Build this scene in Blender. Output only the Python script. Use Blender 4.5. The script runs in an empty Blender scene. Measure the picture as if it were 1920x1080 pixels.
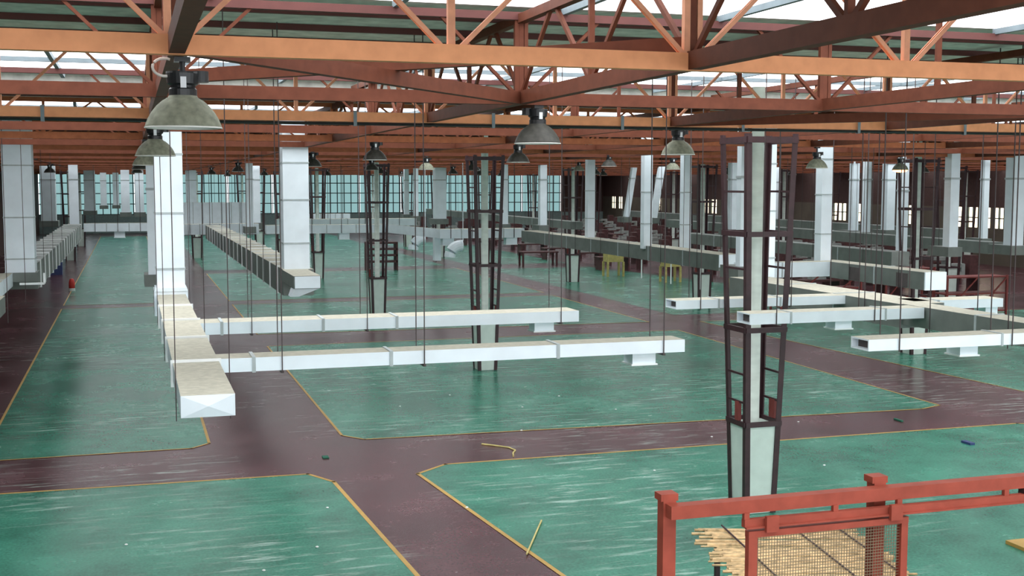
import bpy, math, random
from mathutils import Vector, Matrix
random.seed(7)
sc = bpy.context.scene
COL = sc.collection

# ---------------------------------------------------------------- camera, world, exposure
def setup_camera():
    f, yaw, pitch, roll = 2262.5, 0.30552, 0.08727, 0.00074
    cam = bpy.data.cameras.new('camera')
    cam.sensor_width = 36.0
    cam.lens = f / 1920 * 36
    cam.clip_start, cam.clip_end = 0.05, 500
    o = bpy.data.objects.new('camera', cam)
    COL.objects.link(o)
    fw = Vector((math.sin(yaw)*math.cos(pitch), math.cos(yaw)*math.cos(pitch), -math.sin(pitch)))
    r0 = Vector((math.cos(yaw), -math.sin(yaw), 0)); u0 = r0.cross(fw)
    r = math.cos(roll)*r0 + math.sin(roll)*u0
    u = -math.sin(roll)*r0 + math.cos(roll)*u0
    m = Matrix(((r.x, u.x, -fw.x, 0), (r.y, u.y, -fw.y, 0), (r.z, u.z, -fw.z, 5.6), (0, 0, 0, 1)))
    o.matrix_world = m
    sc.camera = o
setup_camera()
W = bpy.data.worlds.new('sky'); sc.world = W
W.use_nodes = True
WORLD_STRENGTH = 3.6
bg = W.node_tree.nodes['Background']
bg.inputs[0].default_value = (0.90, 0.96, 1.0, 1)
bg.inputs[1].default_value = WORLD_STRENGTH
SKY_GLASS = 3.8          # radiance of the daylight coming through the frosted roof glazing
sc.view_settings.view_transform = 'Standard'
sc.view_settings.look = 'None'
sc.view_settings.exposure = 0.0
sc.view_settings.gamma = 1.0

# ---------------------------------------------------------------- materials
def new_mat(name):
    m = bpy.data.materials.new(name); m.use_nodes = True
    nt = m.node_tree
    return m, nt, nt.nodes['Principled BSDF']
def mat(name, c, rough=0.6, metal=0.0, var=0.12, scale=6.0, spec=0.5, stretch=(1, 1, 1)):
    """painted surface with blotchy wear"""
    m, nt, b = new_mat(name)
    tc = nt.nodes.new('ShaderNodeTexCoord'); mp = nt.nodes.new('ShaderNodeMapping')
    mp.inputs['Scale'].default_value = stretch
    no = nt.nodes.new('ShaderNodeTexNoise'); no.inputs['Scale'].default_value = scale; no.inputs['Detail'].default_value = 5
    rp = nt.nodes.new('ShaderNodeValToRGB')
    rp.color_ramp.elements[0].position = 0.3; rp.color_ramp.elements[1].position = 0.7
    lo = [max(0, x*(1-var)) for x in c]; hi = [min(1, x*(1+var)) for x in c]
    rp.color_ramp.elements[0].color = (*lo, 1); rp.color_ramp.elements[1].color = (*hi, 1)
    L = nt.links.new
    L(tc.outputs['Object'], mp.inputs[0]); L(mp.outputs[0], no.inputs['Vector']); L(no.outputs['Fac'], rp.inputs[0]); L(rp.outputs[0], b.inputs['Base Color'])
    b.inputs['Roughness'].default_value = rough; b.inputs['Metallic'].default_value = metal
    b.inputs['Specular IOR Level'].default_value = spec
    return m
def emis(name, c, s):
    m = bpy.data.materials.new(name); m.use_nodes = True
    nt = m.node_tree; nt.nodes.clear()
    e = nt.nodes.new('ShaderNodeEmission'); e.inputs[0].default_value = (*c, 1); e.inputs[1].default_value = s
    o = nt.nodes.new('ShaderNodeOutputMaterial'); nt.links.new(e.outputs[0], o.inputs[0])
    return m
def floor_mat(name, c, c2, streak):
    """glossy trowelled floor paint: tonal blotches, pale streaks stretched across the hall"""
    m, nt, b = new_mat(name); L = nt.links.new
    g = nt.nodes.new('ShaderNodeNewGeometry')
    n1 = nt.nodes.new('ShaderNodeTexNoise'); n1.inputs['Scale'].default_value = 0.5; n1.inputs['Detail'].default_value = 6
    n1.inputs['Roughness'].default_value = 0.65
    L(g.outputs['Position'], n1.inputs['Vector'])
    r1 = nt.nodes.new('ShaderNodeValToRGB')
    r1.color_ramp.elements[0].position = 0.32; r1.color_ramp.elements[0].color = (*c, 1)
    r1.color_ramp.elements[1].position = 0.68; r1.color_ramp.elements[1].color = (*c2, 1)
    L(n1.outputs['Fac'], r1.inputs[0])
    mp = nt.nodes.new('ShaderNodeMapping'); mp.inputs['Scale'].default_value = (0.55, 3.2, 1)
    L(g.outputs['Position'], mp.inputs[0])
    n2 = nt.nodes.new('ShaderNodeTexNoise'); n2.inputs['Scale'].default_value = 1.6; n2.inputs['Detail'].default_value = 8; n2.inputs['Roughness'].default_value = 0.7
    L(mp.outputs[0], n2.inputs['Vector'])
    r2 = nt.nodes.new('ShaderNodeValToRGB'); r2.color_ramp.elements[0].position = 0.53; r2.color_ramp.elements[1].position = 0.72
    L(n2.outputs['Fac'], r2.inputs[0])
    n3 = nt.nodes.new('ShaderNodeTexNoise'); n3.inputs['Scale'].default_value = 0.16; L(g.outputs['Position'], n3.inputs['Vector'])
    r3 = nt.nodes.new('ShaderNodeValToRGB'); r3.color_ramp.elements[0].position = 0.44; r3.color_ramp.elements[1].position = 0.60
    L(n3.outputs['Fac'], r3.inputs[0])
    mu = nt.nodes.new('ShaderNodeMath'); mu.operation = 'MULTIPLY'; L(r2.outputs[0], mu.inputs[0]); L(r3.outputs[0], mu.inputs[1])
    m2 = nt.nodes.new('ShaderNodeMath'); m2.operation = 'MULTIPLY'; L(mu.outputs[0], m2.inputs[0]); m2.inputs[1].default_value = streak
    n4 = nt.nodes.new('ShaderNodeTexNoise'); n4.inputs['Scale'].default_value = 22; n4.inputs['Detail'].default_value = 3
    L(g.outputs['Position'], n4.inputs['Vector'])
    mr = nt.nodes.new('ShaderNodeMapRange'); mr.inputs[1].default_value = 0.25; mr.inputs[2].default_value = 0.75; mr.inputs[3].default_value = 0.72; mr.inputs[4].default_value = 1.28
    L(n4.outputs['Fac'], mr.inputs[0])
    mg = nt.nodes.new('ShaderNodeMix'); mg.data_type = 'RGBA'; mg.blend_type = 'MULTIPLY'; mg.inputs[0].default_value = 1.0
    L(r1.outputs[0], mg.inputs[6]); L(mr.outputs[0], mg.inputs[7])
    mx = nt.nodes.new('ShaderNodeMix'); mx.data_type = 'RGBA'
    L(m2.outputs[0], mx.inputs[0]); L(mg.outputs[2], mx.inputs[6]); mx.inputs[7].default_value = (0.62, 0.80, 0.72, 1)
    L(mx.outputs[2], b.inputs['Base Color'])
    rr = nt.nodes.new('ShaderNodeMapRange'); rr.inputs[3].default_value = 0.17; rr.inputs[4].default_value = 0.34
    b.inputs['Specular IOR Level'].default_value = 0.22
    L(n1.outputs['Fac'], rr.inputs[0]); L(rr.outputs[0], b.inputs['Roughness'])
    return m

M = dict(
    green=floor_mat('green_floor_paint', (0.018, 0.120, 0.080), (0.058, 0.270, 0.185), 0.8),
    maroon=floor_mat('maroon_floor_paint', (0.058, 0.019, 0.025), (0.125, 0.050, 0.060), 0.6),
    yellow=mat('yellow_line_paint', (0.50, 0.30, 0.07), 0.5, scale=3),
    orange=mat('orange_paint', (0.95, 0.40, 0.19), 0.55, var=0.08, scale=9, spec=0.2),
    dullorange=mat('dimmed_far_orange', (0.42, 0.135, 0.062), 0.6, var=0.14, scale=9, spec=0.15),  # far orange trusses: their lower brightness is put into the colour
    redbrown=mat('shaded_red_brown_steel', (0.140, 0.044, 0.025), 0.6, var=0.14, scale=9, spec=0.15),  # shade on in-between trusses and lengthwise beams, painted into the brown
    pinkweb=mat('toplit_orange_web', (0.80, 0.37, 0.22), 0.55, scale=9, spec=0.2),  # paleness of webs lit from above, put into the colour
    column=mat('dark_maroon_steel', (0.040, 0.014, 0.018), 0.5, var=0.25, scale=8),
    bracket=mat('red_bracket_paint', (0.20, 0.035, 0.03), 0.6),
    panel=mat('pale_grey_panel', (0.64, 0.74, 0.68), 0.6, var=0.06, scale=4),
    pipe=mat('pale_pipe_paint', (0.62, 0.70, 0.64), 0.45, var=0.10, scale=3, stretch=(1, 1, 3)),
    duct=mat('white_sheet_metal', (0.80, 0.88, 0.94), 0.38, var=0.05, scale=2.5),
    dust=mat('dusty_duct_top', (0.46, 0.44, 0.36), 0.9, var=0.14, scale=14),
    seam=mat('dull_seam_metal', (0.42, 0.47, 0.48), 0.5),
    flange=mat('bright_flange', (0.85, 0.88, 0.88), 0.4, var=0.03),
    shadegrey=mat('shaded_grey_sheet_metal', (0.15, 0.17, 0.155), 0.5, var=0.15, scale=3),  # shade on the duct sides is painted into this grey
    inside=mat('duct_opening_shade', (0.09, 0.075, 0.075), 0.9),  # dark tone painted for the shade within duct openings
    rod=mat('dark_rod', (0.05, 0.035, 0.035), 0.6),
    sheet=mat('grey_roof_sheet', (0.72, 0.71, 0.68), 0.85, var=0.2, scale=5),
    purlin=mat('dark_red_purlin', (0.12, 0.035, 0.03), 0.7),
    bar=mat('glazing_bar_grey', (0.20, 0.25, 0.28), 0.6),
    skylight=emis('daylit_roof_glazing', (0.95, 0.98, 1.0), SKY_GLASS),
    backglass=emis('daylit_teal_glass', (0.30, 0.52, 0.53), 0.95),
    warmglass=emis('sunlit_window', (1.0, 0.84, 0.60), 3.2),
    lampshade=mat('dusty_olive_enamel', (0.235, 0.245, 0.180), 0.8, var=0.3, scale=18),
    lampdark=mat('silhouette_dark_enamel', (0.050, 0.048, 0.040), 0.6, var=0.35, scale=18),  # silhouette darkness of these lamps painted into the enamel; also less dust
    lampin=mat('white_enamel_lining', (0.80, 0.80, 0.76), 0.3, var=0.03),
    black=mat('black_housing', (0.012, 0.014, 0.016), 0.35, var=0.3),
    glass=mat('pale_bulb', (0.7, 0.72, 0.70), 0.2),
    amber=emis('lit_sodium_lamp', (1.0, 0.36, 0.12), 9.0),
    cable=mat('pale_cable', (0.62, 0.60, 0.56), 0.5),
    chrome=mat('bright_fitting', (0.75, 0.78, 0.80), 0.25),
    gate=mat('red_gate_paint', (0.31, 0.064, 0.040), 0.6, spec=0.2, var=0.16, scale=14),
    wire=mat('wire_mesh_metal', (0.20, 0.15, 0.09), 0.6),
    bamboo=mat('dry_bamboo', (0.70, 0.49, 0.26), 0.7, var=0.4, scale=11),
    wallback=mat('teal_grey_wall', (0.20, 0.28, 0.27), 0.8),
    wallright=mat('olive_brown_wall', (0.105, 0.085, 0.062), 0.9, var=0.2, scale=0.6),
    walldark=mat('dark_brown_wall', (0.07, 0.035, 0.03), 0.9),
    frame=mat('dark_window_frame', (0.06, 0.09, 0.09), 0.7),
    machine=mat('dark_red_machine', (0.085, 0.030, 0.030), 0.6, var=0.3),
    machgrey=mat('grey_machine', (0.30, 0.33, 0.31), 0.6),
    rack=mat('red_rack_paint', (0.22, 0.04, 0.035), 0.6),
    ochre=mat('yellow_wood', (0.55, 0.46, 0.16), 0.7, var=0.2),
    slab=mat('concrete_slab', (0.22, 0.21, 0.20), 0.9),
    red=mat('bright_red', (0.65, 0.05, 0.04), 0.5), blue=mat('dark_blue', (0.03, 0.05, 0.16), 0.5),
    straw=mat('straw_yellow', (0.62, 0.52, 0.20), 0.7), white=mat('white_scrap', (0.8, 0.82, 0.8), 0.7),
    leaf=mat('dark_green_scrap', (0.01, 0.12, 0.07), 0.7),
)

# ---------------------------------------------------------------- mesh building
class MB:
    def __init__(s): s.v, s.f, s.i = [], [], []
    def quad(s, pts, mi=0):
        n = len(s.v); s.v += [tuple(p) for p in pts]; s.f.append(tuple(range(n, n+len(pts)))); s.i.append(mi)
    def box(s, lo, hi, side=0, top=None, front=None):
        x0, y0, z0 = lo; x1, y1, z1 = hi
        n = len(s.v)
        s.v += [(x0,y0,z0),(x1,y0,z0),(x1,y1,z0),(x0,y1,z0),(x0,y0,z1),(x1,y0,z1),(x1,y1,z1),(x0,y1,z1)]
        s.f += [tuple(n+k for k in q) for q in ((3,2,1,0),(4,5,6,7),(0,1,5,4),(1,2,6,5),(2,3,7,6),(3,0,4,7))]
        s.i += [side, side if top is None else top, side if front is None else front, side, side, side]
        return s
    def bar(s, a, b, w, h=None, up=(0, 0, 1), mi=0):
        """rectangular bar from a to b: w across, h along 'up'"""
        h = w if h is None else h
        a, b = Vector(a), Vector(b); d = (b-a).normalized(); u = Vector(up)
        if abs(d.dot(u)) > 0.98: u = Vector((0, 1, 0))
        r = d.cross(u).normalized(); u = r.cross(d).normalized()
        n = len(s.v)
        for p in (a, b):
            for sx, sz in ((-1,-1),(1,-1),(1,1),(-1,1)): s.v.append(tuple(p + r*sx*w/2 + u*sz*h/2))
        s.f += [tuple(n+k for k in q) for q in ((0,1,2,3),(7,6,5,4),(0,4,5,1),(1,5,6,2),(2,6,7,3),(3,7,4,0))]
        s.i += [mi]*6
        return s
    def ell(s, a, b, w, t, ox, oy, mi=0):
        """steel angle from a to b, legs pointing ox along x and oy along y"""
        a, b = Vector(a), Vector(b)
        for (x0, x1, y0, y1) in ((0, w*ox, 0, t*oy), (0, t*ox, t*oy, w*oy)):
            n = len(s.v)
            for p in (a, b):
                for x, y in ((x0,y0),(x1,y0),(x1,y1),(x0,y1)): s.v.append((p.x+x, p.y+y, p.z))
            s.f += [tuple(n+k for k in q) for q in ((0,1,2,3),(7,6,5,4),(0,4,5,1),(1,5,6,2),(2,6,7,3),(3,7,4,0))]
            s.i += [mi]*6
        return s
    def tube(s, pts, r, n=8, mi=0, cap=True):
        pts = [Vector(p) for p in pts]; base = len(s.v)
        for k, p in enumerate(pts):
            d = (pts[min(k+1, len(pts)-1)] - pts[max(k-1, 0)]).normalized()
            u = Vector((0, 0, 1)) if abs(d.z) < 0.9 else Vector((1, 0, 0))
            a = d.cross(u).normalized(); b = a.cross(d)
            rr = r[k] if isinstance(r, (list, tuple)) else r
            for j in range(n):
                t = 2*math.pi*j/n; s.v.append(tuple(p + (a*math.cos(t)+b*math.sin(t))*rr))
        for k in range(len(pts)-1):
            for j in range(n):
                s.f.append((base+k*n+j, base+k*n+(j+1)%n, base+(k+1)*n+(j+1)%n, base+(k+1)*n+j)); s.i.append(mi)
        if cap:
            s.f.append(tuple(base+j for j in range(n))); s.i.append(mi)
            s.f.append(tuple(base+(len(pts)-1)*n+j for j in reversed(range(n)))); s.i.append(mi)
        return s
    def lathe(s, prof, c=(0, 0, 0), n=28, mi=0):
        base = len(s.v)
        for r, z in prof:
            for j in range(n):
                t = 2*math.pi*j/n; s.v.append((c[0]+r*math.cos(t), c[1]+r*math.sin(t), c[2]+z))
        for k in range(len(prof)-1):
            for j in range(n):
                s.f.append((base+k*n+j, base+k*n+(j+1)%n, base+(k+1)*n+(j+1)%n, base+(k+1)*n+j)); s.i.append(mi)
        return s
    def build(s, name, mats, parent=None, smooth=False):
        me = bpy.data.meshes.new(name); me.from_pydata(s.v, [], s.f)
        for m in (mats if isinstance(mats, (list, tuple)) else [mats]): me.materials.append(M[m])
        for p, i in zip(me.polygons, s.i): p.material_index = i; p.use_smooth = smooth
        me.update()
        o = bpy.data.objects.new(name, me); COL.objects.link(o)
        if parent: o.parent = parent
        return o
def tag(o, label=None, cat=None, group=None, kind=None):
    if label: o['label'] = label
    if cat: o['category'] = cat
    if group: o['group'] = group
    if kind: o['kind'] = kind
    return o
def thing(name, label, cat, loc=(0, 0, 0), group=None):
    o = bpy.data.objects.new(name, None); COL.objects.link(o); o.location = loc
    o.empty_display_size = 0.2
    return tag(o, label, cat, group)
def dup(root, loc, label, group=None):
    r = root.copy(); COL.objects.link(r); r.location = loc; r['label'] = label
    if group: r['group'] = group
    for ch in list(root.children):
        c = ch.copy(); COL.objects.link(c); c.parent = r
        for g in list(ch.children):
            d = g.copy(); COL.objects.link(d); d.parent = c
    return r
def struct(name, mb, mats, parent=None): return tag(mb.build(name, mats, parent), kind='structure')
ORD = ('first second third fourth fifth sixth seventh eighth ninth tenth eleventh twelfth thirteenth fourteenth fifteenth sixteenth '
       'seventeenth eighteenth nineteenth twentieth').split()

# ---------------------------------------------------------------- room shell
XL, XR, YB, YF, ZR, ZC = -9.5, 56.0, 140.0, -12.0, 7.40, 6.40
YS, ZR2 = 22.0, 7.20          # beyond YS the roof sits a little lower
def zr(y): return ZR if y < YS else ZR2
struct('floor', MB().box((XL, YF, -0.1), (XR, YB, 0.0)), 'maroon')
def poly_floor(name, pts, z, m):
    b = MB(); b.quad([(x, y, z) for x, y in pts]); return struct(name, b, m)
greens = [
    [(XL+0.1, 4), (4.35, 4), (3.50, 22.2), (3.12, 22.95), (XL+0.1, 23.3)],
    [(6.85, 4), (26, 4), (22.6, 21.4), (19.6, 22.95), (5.85, 22.95), (5.15, 22.35)],
    [(-3.03, 25.95), (1.1, 25.95), (1.48, 26.35), (1.48, 56.6), (-3.03, 56.6)],
    [(-3.03, 58.2), (1.48, 58.2), (1.48, 131), (-3.03, 131)],
    [(4.34, 26.3), (4.75, 25.75), (18.6, 25.15), (19.35, 25.45), (19.75, 41.6), (4.34, 41.6)],
    [(4.34, 45.0), (19.8, 44.4), (19.9, 56.4), (4.34, 56.4)],
    [(4.34, 58.2), (20.0, 58.0), (20.2, 76), (4.34, 76)],
    [(4.34, 79), (20.2, 79), (20.4, 131), (4.34, 131)],
    [(22.9, 24.6), (40, 24.6), (40, 44), (21.85, 44)],
    [(21.85, 46.5), (34, 46.5), (29, 75), (21.9, 75)],
    [(21.9, 79), (29, 79), (29, 110), (21.9, 110)],
]
for g in greens:
    poly_floor('floor_green', g, 0.004, 'green')
def line_strip(name, pts, w, closed=False):
    b = MB()
    seq = list(zip(pts, pts[1:] + pts[:1])) if closed else list(zip(pts, pts[1:]))
    for (x0, y0), (x1, y1) in seq:
        dx, dy = x1-x0, y1-y0; l = math.hypot(dx, dy); nx, ny = -dy/l*w/2, dx/l*w/2; ex, ey = dx/l*w/2, dy/l*w/2
        b.quad([(x0+nx-ex, y0+ny-ey, .008), (x0-nx-ex, y0-ny-ey, .008), (x1-nx+ex, y1-ny+ey, .008), (x1+nx+ex, y1+ny+ey, .008)])
    return struct(name, b, 'yellow')
line_strip('floor_line', greens[0][1:], 0.075)
line_strip('floor_line', greens[1][2:] + [greens[1][0]], 0.075)
for g in (greens[2], greens[4], greens[5]): line_strip('floor_line', g, 0.06, True)
for g in (greens[3], greens[6], greens[8]): line_strip('floor_line', g, 0.05, True)

# back wall with its long band of teal glazing, right wall with warm windows, left wall
struct('wall_back', MB().box((XL, YB, 0), (XR, YB+.3, 2.0)).box((XL, YB, 6.6), (XR, YB+.3, ZR)), 'wallback')
nwin = 0
x = XL
while x < 50:
    nwin += 1
    w = struct('window_%d' % nwin, MB().box((x+.1, YB+.12, 2.0), (x+4.9, YB+.16, 6.6)), 'backglass')
    f = MB()
    for k in range(7): f.box((x+k*.8-.05, YB+.02, 2.0), (x+k*.8+.05, YB+.1, 6.6))
    for z in (2.05, 3.2, 4.35, 5.5, 6.55): f.box((x, YB+.03, z-.05), (x+5, YB+.11, z+.05))
    f.build('window_frame', 'frame', w)
    x += 5
struct('wall_back_corner', MB().box((x, YB, 2.0), (XR, YB+.3, 6.6)), 'walldark')
struct('wall_left', MB().box((XL-.3, YF, 0), (XL, YB, ZR)), 'walldark')
wy = [(137.2, 135.9), (135.1, 133.8), (125, 122.6), (118, 115.5), (113.2, 111.2), (110.7, 109.4), (89.6, 86.4), (85.6, 84.2), (79.4, 77.6), (73.0, 71.9), (71.3, 70.2), (69.9, 68.9), (68.6, 67.6), (60.5, 57.5), (52, 49)]
wb = MB(); y = YB
for a, b_ in wy:
    wb.box((XR, a, 2.5), (XR+.3, y, 3.9)); y = b_
wb.box((XR, YF, 2.5), (XR+.3, y, 3.9)); wb.box((XR, YF, 0), (XR+.3, YB, 2.5))
struct('wall_right', wb, 'wallright')
struct('wall_right_upper', MB().box((XR, YF, 3.9), (XR+.3, YB, ZR)), 'walldark')
for a, b_ in wy:
    nwin += 1
    w = struct('window_%d' % nwin, MB().box((XR+.15, b_, 2.5), (XR+.18, a, 3.9)), 'warmglass')
    f = MB(); n = max(2, round((a-b_)/.7))
    for k in range(n+1): f.box((XR+.02, b_+(a-b_)*k/n-.04, 2.5), (XR+.14, b_+(a-b_)*k/n+.04, 3.9))
    f.box((XR+.02, b_, 3.15), (XR+.14, a, 3.22))
    f.build('window_frame', 'frame', w)

# roof: strips of grey sheeting alternate with strips of frosted glazing
glass = [(-8, -4), (0, 4), (8, 12), (16, 21.7)] + [(8*k+1.9, 8*k+4.4) for k in range(3, 17)]
roof = MB(); y = YF; nsk = 0
for a, b_ in glass + [(YB, YB)]:
    if y < YS < a: roof.box((XL, y, ZR), (XR, YS, ZR+.04)).box((XL, YS, ZR2), (XR, YS+.03, ZR+.04)).box((XL, YS+.03, ZR2), (XR, a, ZR2+.04))
    elif a > y: roof.box((XL, y, zr(y)), (XR, a, zr(y)+.04))
    y = b_
XG = -4.6                      # glazing starts here; sheeting left of it is added to dim the left side
for a, b_ in glass: roof.box((XL, a, zr(a)), (XG, b_, zr(a)+.04))
struct('ceiling', roof, 'sheet')
for a, b_ in glass:
    nwin += 1
    w = struct('window_%d' % nwin, MB().box((XG, a, zr(a)), (XR, b_, zr(a)+.02)), 'skylight')
    f = MB(); x = XG
    while x < XR: f.box((x-.03, a, zr(a)-.07), (x+.03, b_, zr(a)-.005)); x += 1.79
    f.box((XL, (a+b_)/2-.03, zr(a)-.07), (XR, (a+b_)/2+.03, zr(a)-.005))
    f.build('glazing_bar', 'bar', w)
y = -11.0; pl = []
while y < 60:
    if not any(a-.1 < y < b_+.1 for a, b_ in glass):
        struct('ceiling_purlin', MB().box((XL, y-.03, zr(y)-.07), (XR, y+.035, zr(y)-.002)), 'purlin')
    y += 1.32
# mezzanine the photograph was taken from (its edge carries the gate)
struct('floor_mezzanine', MB().box((-4, YF+6, 2.95), (9, 4.78, 3.10)), 'slab')

# ---------------------------------------------------------------- roof steel
LX = [0.3 + 3.58*n for n in range(-2, 16)]
def truss(Y, k):
    main = (k % 2 == 0); n = k//2
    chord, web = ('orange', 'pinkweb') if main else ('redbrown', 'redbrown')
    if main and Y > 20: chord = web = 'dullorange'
    if Y <= 20.5:
        if main: lab = '%s bright orange roof truss counted from the camera, spanning the whole width' % ORD[n-1]
        else: lab = '%s dull red-brown roof truss from the camera, between two orange ones' % ORD[n-1]
        g = None
    else:
        lab = ('orange' if main else 'red-brown') + ' roof truss far down the hall in the dense stack of chords'
        g = 'far %s roof trusses' % ('orange' if main else 'red-brown')
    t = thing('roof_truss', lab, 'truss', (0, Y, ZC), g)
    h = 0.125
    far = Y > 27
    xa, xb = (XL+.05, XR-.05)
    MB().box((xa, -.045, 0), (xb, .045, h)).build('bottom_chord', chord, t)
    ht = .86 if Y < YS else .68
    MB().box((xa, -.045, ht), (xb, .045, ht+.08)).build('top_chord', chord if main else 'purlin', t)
    step = 3.58/2
    lo, hi = -4, 6 + int(Y*0.55)
    rest = MB()
    for j in range(-5, 32):
        x = 0.3 + j*step
        if not (xa+.9 < x < xb-.9): continue
        near = not far
        pw = .055 if j % 2 == 0 else .05
        if not main and j % 2: continue
        segs = [('post', (x, 0, h), (x, 0, ht), pw), ('diagonal', (x-.06, .0, h-.02), (x-.86, 0, ht+.02), .032), ('diagonal', (x+.06, 0, h-.02), (x+.86, 0, ht+.02), .032)]
        for nm, a, b, w in segs:
            if near:
                m = MB()
                if nm == 'post':
                    if j % 2 == 0:   # paired angles either side of the node
                        m.bar((a[0]-.05, 0, a[2]), (b[0]-.05, 0, b[2]), .045, .05); m.bar((a[0]+.05, 0, a[2]), (b[0]+.05, 0, b[2]), .04, .05)
                    else: m.bar(a, b, w, .045)
                else:
                    m.bar((a[0], -.016, a[2]), (b[0], -.016, b[2]), .012, w, up=(0, 0, 1)); m.bar((a[0], .016, a[2]), (b[0], .016, b[2]), .012, w)
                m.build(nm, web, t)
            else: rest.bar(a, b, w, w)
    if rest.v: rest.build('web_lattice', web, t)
    return t
for k in range(1, 34):
    Y = 4.0*k
    if k == 1: continue
    truss(Y, k)
# truss behind the camera keeps the roof whole
truss_n = 0
for n, x in enumerate(LX):
    near = 2 <= n <= 6
    lab = {2: 'dark lengthwise roof beam passing just above the big front lamp', 3: 'brown lengthwise roof beam meeting the first orange truss right of centre',
           4: 'brown lengthwise roof beam entering from the right edge below the first orange truss', 5: 'brown lengthwise roof beam low at the right, just above the conduit'}.get(n)
    t = thing('roof_girder', lab or 'red-brown lengthwise roof beam lost among the far trusses', 'beam', (x, 0, ZC), None if lab else 'other lengthwise roof beams')
    y0 = -3.9
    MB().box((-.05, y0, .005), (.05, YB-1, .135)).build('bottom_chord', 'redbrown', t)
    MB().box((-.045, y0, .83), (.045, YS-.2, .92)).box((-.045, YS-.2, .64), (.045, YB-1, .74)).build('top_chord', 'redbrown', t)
    rest = MB(); j = 0; y = y0 + 1.9
    while y < 70:
        gt = .84 if y < YS-1.3 else .65
        segs = [((0, y, .13), (0, y, gt)), ((0, y+.05, .12), (0, y+.92, gt+.01)), ((0, y-.05, .12), (0, y-.92, gt+.01))][:(3 if n == 3 else 1)]
        for i, (a, b) in enumerate(segs):
            if 2 <= n <= 6 and 3.5 < y < 25:
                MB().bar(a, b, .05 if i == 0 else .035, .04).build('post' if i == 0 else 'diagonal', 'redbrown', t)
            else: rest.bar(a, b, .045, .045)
        y += 2.0
    rest.build('web_lattice', 'redbrown', t)
def brace(a, b, lab):
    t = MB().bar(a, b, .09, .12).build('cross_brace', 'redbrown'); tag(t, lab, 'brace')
brace((.36, 8.0, 6.462), (3.85, 11.95, 6.462), 'flat diagonal brace falling from the big front lamp towards the second lamp')
brace((.36, 11.95, 6.585), (3.85, 8.05, 6.585), 'flat diagonal brace rising right to the node of the first orange truss')
brace((11.1, 12.05, 6.462), (7.5, 15.95, 6.462), 'flat diagonal brace low at the right edge near the conduit')
# black conduit strapped under the second orange truss
c = thing('cable_conduit', 'thin black conduit strapped along the underside of the second orange truss', 'conduit', (0, 15.93, 6.37))
MB().tube([(XL+.2, 0, 0), (XR-.2, 0, 0)], .021, 8).build('pipe', 'black', c)
for x in (-1.0, .95, 2.85, 4.75, 6.65, 8.55, 10.5, 12.4):
    MB().box((x-.022, -.03, -.03), (x+.022, -.022, .17)).box((x-.022, -.022, -.03), (x+.022, .03, -.022)).build('strap', 'bar', c)

# ---------------------------------------------------------------- lattice columns
def col_w(z): return .585 + .0563*z
def make_column(label, loc, group=None):
    t = thing('lattice_column', label, 'column', loc, group)
    H = 6.4
    def corner(sx, sy, z): w = col_w(z)/2; return (sx*w, sy*w, z)
    for sx in (-1, 1):
        for sy in (-1, 1):
            MB().ell(corner(sx, sy, 0), corner(sx, sy, H), .095, .022, -sx, -sy).build('leg', 'column', t)
    b = MB(); zt = 1.52
    w0, w1 = col_w(0)/2-.026, col_w(zt)/2-.026
    n = 0
    b.v += [(-w0,-w0,.01),(w0,-w0,.01),(w0,w0,.01),(-w0,w0,.01),(-w1,-w1,zt),(w1,-w1,zt),(w1,w1,zt),(-w1,w1,zt)]
    b.f += [(3,2,1,0),(4,5,6,7),(0,1,5,4),(1,2,6,5),(2,3,7,6),(3,0,4,7)]; b.i += [0]*6
    b.build('pedestal', 'panel', t)
    for z, hh in ((1.55, .085), (3.15, .085), (4.75, .085), (6.30, .10)):
        m = MB(); w = col_w(z)/2
        for (a, c_) in (((-w,-w),(w,-w)),((w,-w),(w,w)),((w,w),(-w,w)),((-w,w),(-w,-w))):
            m.bar((a[0]*.985, a[1]*.985, z), (c_[0]*.985, c_[1]*.985, z), .05, hh)
        m.build('ring_frame', 'column', t)
    for z in (1.92, 2.40, 4.17, 5.45):
        for (a, c_) in (((-1,-1),(-1,1)),((1,-1),(1,1))):
            w = col_w(z)/2*.97
            MB().bar((a[0]*w, a[1]*w, z), (c_[0]*w, c_[1]*w, z), .03, .035).build('cross_bar', 'column', t)
    MB().tube([(.0, .02, zt), (.0, .02, 7.19)], .105, 16).build('down_pipe', 'pipe', t, True)
    for sx in (-1, 1):
        w = col_w(1.72)/2
        MB().box((sx*w-.03, -.14, 1.60), (sx*w+.03, .04 if sx > 0 else -.02, 1.92)).build('junction_box', 'bracket', t)
    return t
def make_far_column(label, loc, group):
    t = thing('lattice_column', label, 'column', loc, group)
    for sx in (-1, 1):
        for sy in (-1, 1):
            w0, w1 = col_w(0)/2, col_w(6.4)/2
            MB().bar((sx*w0, sy*w0, 0), (sx*w1, sy*w1, 6.4), .09, .09).build('leg', 'column', t)
    MB().box((-.29, -.29, .01), (.29, .29, 1.5)).build('pedestal', 'panel', t)
    for z in (1.55, 3.15, 4.75, 6.30):
        w = col_w(z)/2; m = MB()
        for (a, c_) in (((-w,-w),(w,-w)),((w,-w),(w,w)),((w,w),(-w,w)),((-w,w),(-w,-w))): m.bar((a[0], a[1], z), (c_[0], c_[1], z), .05, .08)
        m.build('ring_frame', 'column', t)
    MB().tube([(0, .02, 1.5), (0, .02, 7.19)], .105, 10).build('down_pipe', 'pipe', t, True)
    return t
c0 = make_column('large dark lattice column on a pale pedestal, standing behind the red gate', (10.05, 18.15, 0))
dup(c0, (10.05, 34.55, 0), 'dark lattice column with its pedestal half hidden behind the two long white ducts')
dup(c0, (9.95, 50.6, 0), 'dark lattice column standing alone on green floor left of the middle one')
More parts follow.
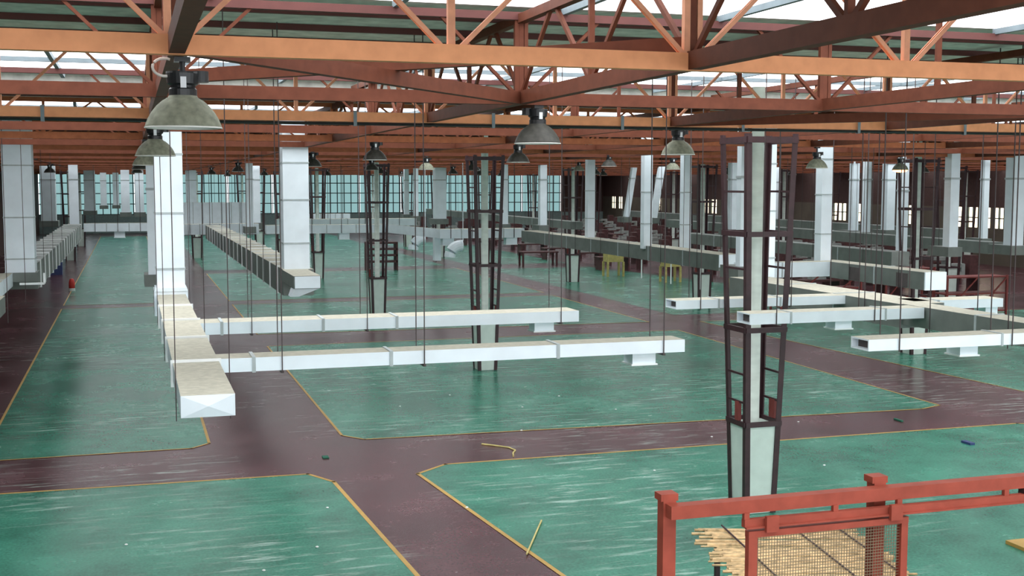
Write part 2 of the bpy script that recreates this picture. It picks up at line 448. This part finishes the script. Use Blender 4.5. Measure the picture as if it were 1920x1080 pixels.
dup(c0, (10.35, 70.5, 0), 'small dark lattice column just right of the boxy white riser')
dup(c0, (24.45, 33.6, 0), 'slender lattice column rising behind the right-hand white ducts')
dup(c0, (24.4, 49.0, 0), 'lattice column whose pedestal stands behind the open end of a low white duct')
dup(c0, (23.75, 63.9, 0), 'short lattice column on green floor right of centre, near a yellow cart')
fc = make_far_column('tiny dark lattice column in the far hall', (10.2, 86.5, 0), 'far lattice columns')
for X, Y in ((22, 88), (10.2, 102.5), (10.2, 118), (23, 79.5), (23, 103), (23, 119), (37.5, 49), (37.5, 64.5), (37.5, 80), (37.5, 96), (37.5, 112), (50.5, 64.5), (50.5, 80), (50.5, 96), (50.5, 112), (4.6, 92), (1.9, 108), (5.9, 116), (-4.2, 92), (-4.2, 112)):
    dup(fc, (X, Y, 0), 'tiny dark lattice column in the far hall', 'far lattice columns')

# ---------------------------------------------------------------- lamps
RL = .24
def make_lamp(label, loc, drop, cable=False, lit=False, side=1, shade='lampshade'):
    """origin at the centre of the rim; drop = rim to the beam above"""
    t = thing('high_bay_lamp', label, 'lamp', loc)
    R = RL
    prof = [(R*1.0, 0), (R*1.015, .008), (R*.99, .025), (R*.93, .062), (R*.83, .104), (R*.69, .146), (R*.54, .178), (R*.40, .197), (R*.37, .21)]
    MB().lathe(prof).build('reflector', shade, t, True)
    MB().lathe([(R*.985, .002), (R*.91, .058), (R*.81, .098), (R*.66, .14), (R*.4, .18), (.02, .186)]).lathe([(R*1.015, .0), (R*1.03, .006), (R*1.0, .012)]).build('reflector_lining', 'lampin', t, True)
    if lit: MB().lathe([(R*.93, .004), (R*.85, -.03), (R*.6, -.055), (R*.3, -.066), (.005, -.07)]).build('lens', 'amber', t, True)
    else: MB().lathe([(.0, .06), (.035, .07), (.045, .1), (.035, .14), (.02, .186)], n=14).build('bulb', 'glass', t, True)
    h = MB().lathe([(R*.37, .205), (R*.37, .25), (R*.33, .26), (R*.34, .275), (R*.41, .285), (R*.435, .35), (R*.43, .362), (.01, .365)])
    h.build('ballast_housing', 'black', t)
    MB().box((-.018, -R*.41-.012, .255), (.018, -R*.36, .325)).build('clamp', 'chrome', t)
    st = MB().tube([(0, 0, .345), (0, 0, max(.36, drop-.01))], .018, 8)
    st.box((-.05, -.05, max(.36, drop-.03)), (.05, .05, drop))
    st.build('hanging_stem', 'black', t)
    MB().lathe([(.01, .0), (.055, .0), (.055, .07), (.01, .07)], c=(side*.11, .02, .30), n=12).build('junction_box', 'black', t)
    if cable:
        pts = []
        for k in range(15):
            a = math.pi*(-.15+1.3*k/14)
            pts.append((-.11-.075*math.sin(a), -.03, .33+.075*(1-math.cos(a))*.75))
        MB().tube(pts, .009, 8).build('cable', 'cable', t, True)
    return t
lamp_specs = [
    (0.34, 8.14, 5.945, 'largest lamp, grey dusty dome hanging nearest the camera at left', True),
    (0.31, 15.7, 5.92, 'second dusty lamp of the left row, half hidden below the largest lamp', False),
    (0.29, 23.8, 5.91, 'third dusty lamp of the left row, in front of the tall white riser', False),
    (4.08, 12.05, 6.00, 'dark dome lamp under the crossing of the brown beams', False),
    (7.70, 24.0, 6.01, 'small dark lamp just below and left of the lamp under the crossing beams', False),
    (4.69, 24.0, 6.04, 'dark dome lamp hanging above the column on green floor at centre left', False),
    (7.70, 40.0, 6.0, 'small lamp directly under another in front of the far column', False),
    (7.62, 16.13, 6.00, 'pale grey dome lamp right of centre with a bright glint', False),
    (16.82, 36.0, 6.02, 'small grey dome lamp just below the pale one right of centre', False),
    (8.62, 36.0, 5.98, 'small pale lamp between the two middle lattice columns', False),
    (4.59, 32.0, 6.01, 'dark lamp beside the top of the boxy white riser', False),
    (14.6, 36.0, 6.11, 'dark dome lamp above the narrow white risers right of centre', False),
    (18.1, 48.0, 6.09, 'small lamp above a dark lattice column right of centre', False),
    (14.77, 24.0, 5.92, 'broad dusty lamp beside the tall white riser at right', False),
    (6.0, 80.0, 5.98, 'tiny lamp left of the boxy white riser', False),
]
l0 = None
for i, (X, Y, Z, lab, cab) in enumerate(lamp_specs):
    l = make_lamp(lab, (X, Y, Z), ZC - Z, cab, side=-1 if i == 3 else 1, shade='lampdark' if i in (3, 4, 5, 6, 10, 11, 14) else 'lampshade')
    if i == 14: l0 = l
lit = make_lamp('glowing orange lamp, the only one switched on, at far right', (22.62, 32.0, 5.985), .415, lit=True)
fi = 0
for X, Y in ((7.5, 56), (7.5, 72), (11.2, 40), (11.2, 56), (11.2, 72), (0.3, 40), (0.3, 56), (-3.3, 40), (-3.3, 56), (4.0, 48), (4.0, 64), (14.7, 56), (14.7, 72), (18.3, 64), (22.0, 40), (22.0, 56), (25.6, 48), (25.6, 64), (22, 72), (29.3, 40), (29.3, 56), (18.3, 84), (25.6, 88), (33, 56), (36, 64)):
    dup(l0, (X, Y, 6.0), 'tiny dark lamp far off under the red trusses', 'far lamps under the trusses')
l0['label'] = 'tiny dark lamp far off under the red trusses'; l0['group'] = 'far lamps under the trusses'

# ---------------------------------------------------------------- ventilation ducts
def rod_pair(p, x0, x1, y, z, r=.006):
    for x in (x0, x1): MB().bar((x, y, z), (x, y, zr(y)-.005), r*2, r*2).build('hanger_rod', 'rod', p)
def duct_box(name, parent, lo, hi, seams=(), axis='x', mats=('duct', 'dust'), openx=None, sm='seam', proud=.012):
    d = MB().box(lo, hi, 0, 1).build(name, mats, parent)
    for s in seams:
        a, b = list(lo), list(hi); i = 'xyz'.index(axis)
        a[i], b[i] = s-.02, s+.02
        for j in range(3):
            if j != i: a[j] -= proud; b[j] += proud
        MB().box(a, b).build('flange', sm, d)
    return d
def outlet(parent, x0, x1, y0, y1, z0, z1, mats='duct'):
    o = MB().box((x0, y0, z0), (x1, y1, z1)).build('outlet', mats, parent)
    MB().box((x0-.02, y0-.02, z0-.015), (x1+.02, y1+.02, z0+.005)).build('outlet_lip', 'flange', o)
def riser(parent, x0, x1, y0, y1, z0, seams=(), z1=None):
    z1 = z1 or zr(y0)-.005
    r = MB().box((x0, y0, z0), (x1, y1, z1)).build('riser', 'duct', parent)
    for z in seams: MB().box((x0-.012, y0-.012, z-.016), (x1+.012, y1+.012, z+.016)).build('flange', 'seam', r)
    return r
# left main system with its two long arms
A = thing('ventilation_duct', 'large white duct with stepped trunk, tall riser and two long arms over the green floor', 'duct', (0, 0, 0))
ys = [11.6, 13.8, 15.95, 18.05, 20.2, 22.35]
for i in range(5):
    y0, y1 = ys[i], ys[i+1]; zb = 3.39 - .03*i
    b = MB().box((.40+.0, y0, zb), (.90, y1, 3.60), 0, 1)
    if i == 0:      # cross-broken end panel
        b.f[2] = None; b.f.pop(2); b.i.pop(2)
        n = len(b.v); b.v += [(.40, y0, zb), (.90, y0, zb), (.90, y0, 3.6), (.40, y0, 3.6), (.65, y0-.02, (zb+3.6)/2)]
        for q in ((0, 1), (1, 2), (2, 3), (3, 0)): b.f.append((n+q[0], n+q[1], n+4)); b.i.append(0)
    s = b.build('trunk_section', ('duct', 'dust'), A)
    if i: MB().box((.375, y0-.02, zb-.03), (.925, y0+.02, 3.628)).build('flange', 'flange', s)
    
    if i in (0, 2, 4): rod_pair(A, .385, .915, y0+.85, 3.2, .005)
MB().box((.36, 22.3, 3.22), (.94, 23.05, 3.68)).box((.375, 22.28, 3.66), (.925, 23.0, 3.72)).build('riser_collar', 'duct', A)
riser(A, .41, .90, 22.45, 22.95, 3.68, (4.05, 5.05, 6.1))
for (y0, y1, zt, zb, xe, seams, yo) in ((13.95, 14.36, 3.60, 3.44, 6.72, (1.30, 2.9, 5.0), 14.05), (17.6, 18.15, 3.60, 3.43, 6.65, (1.2, 2.65, 3.75), 17.75)):
    a = duct_box('branch', A, (.90, y0, zb), (xe, y1, zt), seams)
    outlet(a, xe-.68, xe-.36, yo, yo+.28, zb-.15, zb)
    for x in (1.62, 3.3, xe-.30):
        MB().bar((x, y0-.015, zb-.02), (x, y0-.015, zr(y0)-.005), .011, .011).build('hanger_rod', 'rod', A); MB().bar((x, y1+.015, zb-.02), (x, y1+.015, zr(y1)-.005), .011, .011).build('hanger_rod', 'rod', A)
    for x in (1.62, 3.3, xe-.30): MB().box((x-.015, y0-.03, zb-.03), (x+.015, y1+.03, zb-.002)).build('hanger_bar', 'rod', A)
# right main system (arms to both sides)
E = thing('ventilation_duct', 'white duct at right whose arms end in open dark mouths beside the large lattice column', 'duct')
duct_box('trunk', E, (12.15, 13.4, 3.26), (12.65, 17.0, 3.60), (15.2,), 'y', ('shadegrey', 'dust'))
duct_box('trunk', E, (12.10, 17.0, 3.20), (12.95, 23.0, 3.60), (19, 21), 'y', ('shadegrey', 'dust'))
riser(E, 12.75, 13.12, 22.9, 23.3, 3.2, (4.0, 5.0, 6.0))
def open_arm(p, x0, x1, y0, y1, zb, zt, seams, ox):
    a = MB()
    t = .02
    a.box((x0, y0, zb), (x1, y0+t, zt)).box((x0, y1-t, zb), (x1, y1, zt)).box((x0, y0+t, zb), (x1, y1-t, zb+t)).box((x0, y0+t, zt-t), (x1, y1-t, zt), 0, 1)
    # dust lies on the whole top sheet
    a.i[1] = 1; a.i[7] = 1
    b = a.build('branch', ('duct', 'dust'), p)
    MB().box((x0+.10, y0+t, zb+t), (x0+.12, y1-t, zt-t)).build('mouth_shade', 'inside', b)  # dark plate standing in for the shade inside the open mouth
    for s in seams: MB().box((s-.015, y0-.012, zb-.012), (s+.015, y1+.012, zt+.012)).build('flange', 'seam', b)
    if ox: outlet(b, ox[0], ox[1], y0+.1, y0+.38, zb-.13, zb)
    for x in (x0+.45, x0+2.2):
        for y in (y0-.015, y1+.015): MB().bar((x, y, zb-.02), (x, y, zr(y)-.005), .012, .012).build('hanger_rod', 'rod', p)
    return b
open_arm(E, 8.99, 12.12, 16.40, 16.82, 3.43, 3.60, (9.7, 11.4), (10.55, 10.85))
open_arm(E, 8.95, 12.16, 13.22, 13.62, 3.45, 3.60, (11.0,), (10.42, 10.70))
open_arm(E, 8.80, 12.12, 18.62, 19.05, 3.45, 3.60, (9.6, 10.8), None)
a = duct_box('branch', E, (12.62, 17.35, 3.45), (14.43, 17.85, 3.60), (13.1,))
outlet(a, 14.15, 14.40, 17.45, 17.75, 3.31, 3.45)
for y in (14.4, 16.2, 18, 20.5): rod_pair(E, 12.08, 12.98, y, 3.2)
# second lengthwise duct behind it
Fd = thing('ventilation_duct', 'grey-white duct beyond the large column, ending in a pale square face near the red racks', 'duct')
duct_box('trunk', Fd, (16.75, 22.7, 3.22), (17.3, 27.2, 3.62), (24.6,), 'y', ('shadegrey', 'dust'))
MB().box((16.75, 22.66, 3.22), (17.3, 22.70, 3.62)).build('end_panel', 'duct', Fd)
duct_box('branch', Fd, (14.3, 26.5, 3.25), (16.75, 26.95, 3.62), (15.4,))
riser(Fd, 16.72, 17.02, 26.9, 27.2, 3.3, (4.3, 5.3, 6.2))
for y in (23.6, 25.6): rod_pair(Fd, 16.72, 17.33, y, 3.2)
for y in (23.3, 25.2): MB().box((16.735, y, 3.24), (16.76, y+.42, 3.55)).build('side_opening_shade', 'inside', Fd)  # dark plates painted as the shade of side holes
# long grey duct crossing the middle distance
D = thing('ventilation_duct', 'long grey duct running away in the middle distance with narrow white risers on it', 'duct')
duct_box('trunk', D, (15.55, 30.2, 3.15), (16.25, 48.0, 3.60), (32.5, 35, 37.5, 40, 42.5, 45), 'y', ('shadegrey', 'dust'))
MB().box((15.55, 30.16, 3.25), (16.25, 30.2, 3.60)).build('end_panel', 'duct', D)
for X, Y, s in ((15.62, 35.2, .28), (15.95, 41.0, .28), (16.4, 34.0, .26), (14.05, 25.9, .0)):
    if s: riser(D, X-s/2, X+s/2, Y, Y+s, 3.5, (4.3, 5.3))
for y in (31.5, 34, 36.5, 39, 41.5, 44): rod_pair(D, 15.52, 16.28, y, 3.1)
for y in (31.2, 33.2, 35.4): MB().bar((15.5, y, 3.15), (15.5, y, 2.55), .03).build('drop_pipe', 'flange', D)
# second left system: boxy riser with hopper end
B = thing('ventilation_duct', 'duct with a wide white riser, flanged dark side and hopper mouth, left of centre', 'duct')
duct_box('trunk', B, (3.30, 27.9, 3.0), (4.0, 58.0, 3.60), [29+1.6*k for k in range(18)], 'y', ('shadegrey', 'dust'), sm='flange', proud=.03)
riser(B, 3.34, 3.93, 28.05, 28.6, 3.55, (4.2, 5.2, 6.05))
b = MB().box((3.28, 25.9, 3.33), (3.86, 27.9, 3.60), 0, 1); b.build('trunk_end', ('shadegrey', 'dust'), B)
MB().box((3.30, 25.86, 3.34), (3.84, 25.9, 3.59)).build('end_panel', 'duct', B)
h = MB(); h.v += [(3.3,25.9,3.33),(3.84,25.9,3.33),(3.84,26.5,3.33),(3.3,26.5,3.33),(3.22,26.0,3.15),(3.4,26.0,3.15),(3.4,26.4,3.15),(3.22,26.4,3.15)]
h.f += [(0,1,2,3),(7,6,5,4),(0,4,5,1),(1,5,6,2),(2,6,7,3),(3,7,4,0)]; h.i += [0]*6
h.build('hopper', 'duct', B)
for y in (29, 32, 35.5, 39, 43, 47): rod_pair(B, 3.27, 4.03, y, 3.0)
# far-left system
C = thing('ventilation_duct', 'tall white riser at the left edge with its duct running along the dark floor strip', 'duct')
riser(C, -2.92, -2.25, 31.3, 31.95, 3.42, (3.75, 4.75, 6.0))
MB().box((-2.95, 31.2, 3.2), (-2.2, 32.1, 3.42)).build('riser_boot', 'shadegrey', C)
duct_box('trunk', C, (-3.0, 32.1, 2.95), (-2.25, 60.8, 3.60), [33+1.7*k for k in range(17)], 'y', ('shadegrey', 'shadegrey'), sm='flange', proud=.03)  # under-lit look of this trunk comes from its dark colour
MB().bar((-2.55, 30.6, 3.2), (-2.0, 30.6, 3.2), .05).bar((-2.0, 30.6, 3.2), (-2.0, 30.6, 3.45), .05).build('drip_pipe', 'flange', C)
duct_box('trunk', C, (-3.9, 22.6, 3.1), (-2.35, 25.0, 3.42), (), 'y', ('shadegrey', 'dust'))
duct_box('trunk', C, (-3.5, 25.0, 3.1), (-2.75, 31.2, 3.42), (27, 29), 'y', ('duct', 'dust'))
for y in (24, 28, 34, 38, 43): rod_pair(C, -3.03, -2.22, y, 3.0)
# cross ducts in the distance
def cross_duct(lab, x0, x1, y, zb=3.2, zt=3.6, d=.6, seams=3, outs=(), extra=None):
    t = thing('ventilation_duct', lab, 'duct')
    duct_box('trunk', t, (x0, y, zb), (x1, y+d, zt), [x0+(x1-x0)*(k+1)/(seams+1) for k in range(seams)])
    for x in outs: outlet(t, x, x+.5, y+.1, y+.5, zb-.3, zb)
    for k in range(seams+1):
        x = x0+(x1-x0)*(k+.5)/(seams+1); MB().bar((x, y-.02, zb), (x, y-.02, zr(y)-.002), .025).build('hanger_rod', 'rod', t)
    return t
cross_duct('far white cross duct over the left green lane, ending in a drop beside the riser', -2.2, 2.0, 62, outs=(-.8, 1.5))
cross_duct('far white cross duct between the tall riser and the boxy riser', 2.2, 5.9, 59.5, zb=3.1)
H = cross_duct('long white cross duct behind the lattice columns, left half of the pair', 6.0, 11.6, 57, outs=(7.0, 9.4))
t = cross_duct('long white cross duct behind the middle lattice column, right half of the pair', 12.6, 16.4, 50.2, outs=(12.75, 15.6))
s = MB(); s.v += [(11.65,57,3.2),(11.65,57.6,3.2),(11.65,57.6,3.6),(11.65,57,3.6),(12.7,50.2,3.2),(12.7,50.8,3.2),(12.7,50.8,3.6),(12.7,50.2,3.6)]
s.f += [(0,1,2,3),(7,6,5,4),(0,4,5,1),(1,5,6,2),(2,6,7,3),(3,7,4,0)]; s.i += [0, 0, 0, 0, 1, 0]
s.build('offset_piece', ('duct', 'dust'), t)
MB().box((12.55, 51.0, 2.2), (12.85, 51.3, 3.25)).build('drop_pipe', 'duct', t)
cross_duct('distant white cross duct behind the upper part of the left lattice column', 7.5, 15.2, 66)
cross_duct('distant upper white cross duct right of the boxy riser', 9.6, 13.4, 77)
cross_duct('pale wide duct casing far behind the left riser', 2.6, 7.4, 80, zb=2.9, zt=4.3)
cross_duct('pale low duct casing in front of the teal windows', 4.2, 9.5, 96, zb=2.9, zt=3.6)
def elbow(lab, x, y, z, r=.48):
    b = MB(); pts = [(x+r*math.cos(a)*1.0, y, z+r*math.sin(a)) for a in [math.pi - k*math.pi/2/8 for k in range(9)]]
    b.tube(pts, .24, 14).tube([(pts[-1][0], y, z+r), (pts[-1][0]+.06, y, z+r)], .25, 14).bar((x+.1, y, z+r+.2), (x+.1, y, ZR2-.005), .03); o = b.build('duct_elbow', 'duct', None, False); tag(o, lab, 'duct')
elbow('curved white duct elbow right of the left lattice column', 12.9, 54.6, 2.5)
elbow('curved white duct elbow beside the thin drop pipe', 13.3, 49.4, 2.45)
# separate distant risers
def far_riser(X, Y, s, z0, lab, group=None, lean=0.0):
    t = thing('duct_riser', lab, 'duct', (X, Y, 0), group)
    m = MB(); m.bar((0, 0, z0), (lean, 0, zr(Y)-(.04 if lean else .005)), s, s, up=(0, 1, 0)); m.build('riser_pipe', 'duct', t)
    MB().box((lean*.6-s/2-.02, -s/2-.02, z0+2.1), (lean*.6+s/2+.02, s/2+.02, z0+2.16)).build('flange', 'seam', t)
    MB().box((-s/2-.1, -s/2-.1, z0-.3), (s/2+.1, s/2+.6, z0)).build('riser_boot', 'shadegrey', t)
    return t
fr = [(.50, 31.5, .24, 3.3), (-4.05, 67, .72, 3.6), (-2.58, 61.5, .42, 3.6), (-2.73, 90, .72, 3.6), (-2.2, 110, .5, 3.6), (-1.2, 111.5, .5, 3.6), (-.32, 84.6, .55, 3.6), (.58, 84.4, .55, 3.6),
      (4.08, 88, .7, 3.6), (5.12, 55.6, .3, 3.6), (5.9, 60.9, .42, 3.6), (16.22, 70.5, .26, 3.6), (16.46, 74.2, .27, 3.6), (16.3, 65, .62, 3.6), (17.19, 55.7, .27, 3.6), (18.47, 53.8, .33, 3.6),
      (26.2, 62, .27, 3.7), (26.9, 59.9, .3, 3.7), (24.59, 46.6, .3, 3.6), (13.95, 25.9, .22, 3.6), (28.95, 44.1, .3, 3.6), (28.5, 42.5, .26, 3.6), (30.7, 44.2, .4, 3.6), (25.3, 35.6, .27, 3.2),
      (24.45, 31.9, .32, 3.6), (29.3, 36.4, .22, 3.6), (27.0, 32.1, .42, 3.6), (40, 70, .5, 3.6), (34.4, 60, .3, 3.5), (33, 62, .3, 3.5)]
from math import atan2
order = sorted(range(len(fr)), key=lambda i: atan2(fr[i][0], fr[i][1]))
for rank, i in enumerate(order):
    X, Y, s, z0 = fr[i]
    n = rank + 1
    word = ORD[rank] if rank < 20 else ('last but %s' % ['nine', 'eight', 'seven', 'six', 'five', 'four', 'three', 'two', 'one', ''][rank-20] if rank < 29 else 'last')
    far_riser(X, Y, s, z0, 'white vertical riser in the distance, %s from the left of these loose risers' % word, 'distant duct risers', lean=.55 if i in (16, 17) else 0)
# far grey lengthwise ducts over the machines at right
for i, (x, y0, y1, lab) in enumerate(((21.0, 30, 44, 'long grey duct low at the right above the red racks'), (27.6, 34, 60, 'grey duct at far right over the dark machines'), (33.5, 44, 80, 'thin grey duct high among the machines near the warm windows'), (21.5, 58, 90, 'thin grey duct in the far middle right of the columns'))):
    t = thing('ventilation_duct', lab, 'duct'); duct_box('trunk', t, (x, y0, 3.2), (x+.6, y1, 3.6), [y0+(y1-y0)*k/5 for k in range(1, 5)], 'y', ('shadegrey', 'shadegrey'))
    for k in range(5): rod_pair(t, x-.03, x+.63, y0+(y1-y0)*(k+.5)/5, 3.2)

# ---------------------------------------------------------------- red gate on the mezzanine edge
G = thing('sliding_gate', 'red steel gate frame with rails, posts and sliding mesh panel at lower right', 'gate', (0, 4.6, 0))
MB().box((2.15, -.03, 4.175), (6.2, .03, 4.232)).build('top_rail', 'gate', G)
for x in (2.14, 3.185, 5.4): MB().box((x, .03, 3.10), (x+.06, .09, 4.262)).box((x-.010, .031, 4.24), (x+.070, .1, 4.270)).build('post', 'gate', G)
MB().box((2.49, -.045, 4.115), (3.95, -.015, 4.15)).box((2.49, -.06, 4.112), (3.95, -.045, 4.12)).build('track_rail', 'gate', G)
for x in (2.49, 2.93, 3.26, 3.84): MB().box((x, -.04, 4.148), (x+.025, -.02, 4.178)).build('spacer', 'gate', G)
MB().box((3.95, -.05, 4.12), (3.98, .0, 4.17)).build('end_stop', 'column', G)
p = MB().box((2.505, -.055, 4.072), (3.31, -.02, 4.10)).box((2.506, -.054, 3.16), (2.548, -.021, 4.073)).box((3.275, -.054, 3.16), (3.309, -.021, 4.073)).box((2.548, -.055, 3.16), (3.275, -.02, 3.20)).build('gate_leaf', 'gate', G)
wm = MB(); x = 2.56
while x < 3.27: wm.bar((x, -.036, 3.2), (x, -.036, 4.075), .0022, .0022); x += .0135
z = 3.2
while z < 4.075: wm.bar((2.545, -.039, z), (3.278, -.039, z), .0022, .0022); z += .0135
wm.build('wire_mesh', 'wire', p)
for x in (2.61, 3.235): MB().box((x-.03, -.075, 4.095), (x+.03, -.056, 4.165)).build('roller_bracket', 'gate', p)

# ---------------------------------------------------------------- bamboo platform below the gate
T = thing('bamboo_platform', 'low platform of split bamboo poles seen through the mesh gate', 'platform', (0, 0, 0))
fl, nl, fr_, nr = Vector((7.05, 14.3, 1.0)), Vector((6.5, 11.9, 1.0)), Vector((9.02, 13.62, 1.0)), Vector((8.5, 11.3, 1.0))
sd = MB(); N = 52
for k in range(N):
    t = (k+.5)/N
    a = fl.lerp(nl, t); b = fr_.lerp(nr, t); d = (b-a).normalized()
    a = a - d*random.uniform(-.16, .16) + Vector((0, 0, random.uniform(0, .03))); b = b + d*random.uniform(-.08, .10) + Vector((0, 0, random.uniform(0, .03)))
    sd.tube([a, a.lerp(b, .5) + Vector((0, random.uniform(-.015, .015), random.uniform(-.01, .01))), b], random.uniform(.010, .023), 6)
sd.build('slat_deck', 'bamboo', T, True)
for t in (.18, .62, .9):
    a = fl.lerp(fr_, t) + Vector((0, 0, .05)); b = nl.lerp(nr, t) + Vector((.12, 0, .05))
    MB().tube([a, a.lerp(b, .5), b], .012, 6).build('tie_cord', 'column', T)
for a in (fl.lerp(nr, .12), fr_.lerp(nl, .12), nl.lerp(fr_, .12), nr.lerp(fl, .12)):
    MB().bar((a.x, a.y, 0), (a.x, a.y, .97), .06).build('leg', 'column', T)
for a, b in ((fl.lerp(fr_, .1), nl.lerp(nr, .1)), (fl.lerp(fr_, .9), nl.lerp(nr, .9))):
    MB().bar((a.x, a.y, .95), (b.x, b.y, .95), .05).build('bearer', 'column', T)

# ---------------------------------------------------------------- small things on the floor
pts = [(7.35, 23.2, .012), (7.42, 23.45, .02), (7.55, 23.7, .012), (7.5, 24.0, .012), (7.25, 24.25, .02), (7.05, 24.5, .012)]
tag(MB().tube(pts, .018, 6).build('loose_cable', 'straw', None, True), 'pale loose cable curled across the yellow line of the cross aisle', 'cable')
tag(MB().bar((6.35, 18.5, .03), (5.55, 16.85, .03), .022).build('wooden_stick', 'straw'), 'thin straw-coloured stick lying by the yellow line at bottom centre', 'stick')
tag(MB().box((12.85, 14.6, .005), (13.3, 15.2, .06)).build('yellow_board', 'yellow'), 'yellow board cut off by the right edge of the photo', 'board')
tag(MB().box((17.0, 21.3, .005), (17.12, 21.6, .05)).build('blue_scrap', 'blue'), 'small blue scrap on the green floor at right', 'scrap')
tag(MB().box((17.12, 23.9, .005), (17.18, 24.2, .04)).build('green_scrap', 'leaf'), 'dark green scrap on the cross aisle left of the right-hand corner', 'scrap')
tag(MB().box((3.6, 24.15, .005), (3.72, 24.35, .025)).build('green_rag', 'leaf'), 'green rag at the crossing of the two maroon aisles', 'rag')
rb = thing('red_canister', 'small red canister standing on the dark floor strip at far left', 'canister', (-3.0, 66, 0))
MB().lathe([(.0, 0), (.15, 0), (.15, .45), (.10, .62), (0, .65)], n=14).build('body', 'red', rb, True)
MB().lathe([(.16, .0), (.16, .15)], n=14).build('base_band', 'white', rb)
sp = [(5.4, 19.7), (7.9, 30.5), (9.2, 28.3), (11.3, 27.3), (6.3, 29.3), (9.6, 21.2), (13.0, 20.6), (-.2, 19.2), (2.6, 18.2), (1.7, 17.3), (3.1, 20.4), (14.8, 24.6), (12.1, 23.7), (10.6, 29.5), (12.9, 18.4), (8.3, 25.6)]
p0 = None
for i, (x, y) in enumerate(sp):
    if p0 is None:
        b = MB().lathe([(0, 0), (.022, 0), (.028, .01), (.016, .02), (0, .022)], n=7); p0 = b.build('paper_scrap', 'white'); o = p0
        tag(o, 'tiny pale scrap lying on the painted floor', 'scrap', 'pale scraps strewn over the floor')
    else: o = p0.copy(); COL.objects.link(o)
    o.location = (x, y, .006); o.rotation_euler = (0, 0, i)

t = thing('blue_cabinet', 'dark blue cabinet standing left of the red canister on the dark floor strip', 'cabinet', (-4.4, 78, 0))
MB().box((-.35, -.3, 0), (.35, .3, 1.6)).build('body', 'blue', t); MB().box((-.33, -.32, .1), (-.02, -.3, 1.55)).box((.02, -.32, .1), (.33, -.3, 1.55)).build('door', 'blue', t)
# yellow carts, bench, table in the distance
def cart(lab, x, y, w, h, m='ochre'):
    t = thing('wooden_cart', lab, 'cart', (x, y, 0))
    MB().box((-w/2, -.4, h*.55), (w/2, .4, h)).build('bin', m, t)
    for sx in (-1, 1):
        for sy in (-1, 1): MB().box((sx*w/2-.06, sy*.36-.05, 0), (sx*w/2+.06, sy*.36+.05, h*.55)).build('leg', m, t)
cart('yellow wooden cart between two columns right of centre', 27.5, 67, 1.0, 1.6)
cart('yellow post-like cart left of the open-ended low duct', 29.0, 62.2, .9, 1.6)
cart('yellow stacked cart seen through the legs of the large column', 28.8, 53.5, .8, 1.7)
t = thing('slatted_bench', 'dark red slatted bench beside the left lattice column', 'bench', (15.2, 76, 0))
for z in (.5, .9, 1.3, 1.7): MB().box((-1.0, -.4, z), (1.0, .4, z+.12)).build('shelf', 'machine', t)
for sx in (-1, 1): MB().box((sx*.95-.06, -.4, 0), (sx*.95+.06, .4, 1.75)).build('leg', 'machine', t)
t = thing('work_table', 'small dark table right of the middle lattice column', 'table', (26.3, 77.5, 0))
MB().box((-1.3, -.5, .85), (1.3, .5, .95)).build('tabletop', 'machine', t)
for sx in (-1, 1):
    for sy in (-1, 1): MB().box((sx*1.2-.06, sy*.4-.06, 0), (sx*1.2+.06, sy*.4+.06, .85)).build('leg', 'machine', t)

# sewing-shop machines filling the far right of the hall
def bench(loc, lab, g):
    t = thing('machine_bench', lab, 'bench', loc, g)
    MB().box((-1.1, -.5, .78), (1.1, .5, .86)).build('tabletop', 'machine', t)
    for sx in (-1, 1): MB().box((sx*.95-.05, -.45, 0), (sx*.95+.05, .45, .78)).build('leg', 'machine', t)
    MB().box((-.5, -.2, .86), (.3, .2, 1.05)).box((.1, -.2, 1.05), (.3, .2, 1.45)).box((-.5, -.15, 1.28), (.3, .15, 1.48)).build('machine_head', 'machgrey', t)
    MB().box((.5, -.3, .86), (1.0, .3, 1.9)).build('cabinet', 'machine', t)
    return t
mb0 = None
rows = [(x, y) for y in (52, 57, 62, 67, 72, 77, 83, 89, 96, 104, 112, 120, 128) for x in [29.5 + 2.75*k for k in range(10)]]
for X, Y in rows:
    if X/Y > .78 or (Y < 70 and X < 31) or any(abs(X-cx) < 1.9 and abs(Y-cy) < 1.1 for cx in (37.5, 50.5) for cy in (49, 64.5, 80, 96, 112)) or (abs(X-40) < 1.8 and abs(Y-70) < 1.2): continue
    lab, g = 'dark machine bench in the crowded rows before the warm windows', 'machine benches at the far right'
    if mb0 is None: mb0 = bench((X, Y, 0), lab, g)
    else: dup(mb0, (X + random.uniform(-.15, .15), Y, 0), lab, g)
def rack(lab, x, y, w):
    t = thing('storage_rack', lab, 'rack', (x, y, 0))
    for sx in (0, w):
        for sy in (0, .9): MB().bar((sx, sy, 0), (sx, sy, 1.7), .08).build('post', 'rack', t)
    for z in (.15, .9, 1.6): MB().box((0, 0, z), (w, .9, z+.06)).build('shelf', 'rack', t)
    for k in range(2): MB().bar((w*k/2, 0, .2), (w*(k+1)/2, 0, 1.6), .05).build('brace', 'rack', t)
rack('red steel storage rack at the right edge beyond the white duct arm', 32.5, 42.5, 3.0)
rack('red steel storage rack left of the one at the right edge', 33.0, 47.5, 2.6)
rack('long dark red storage rack behind the duct with the pale square end', 27.0, 46.5, 4.0)
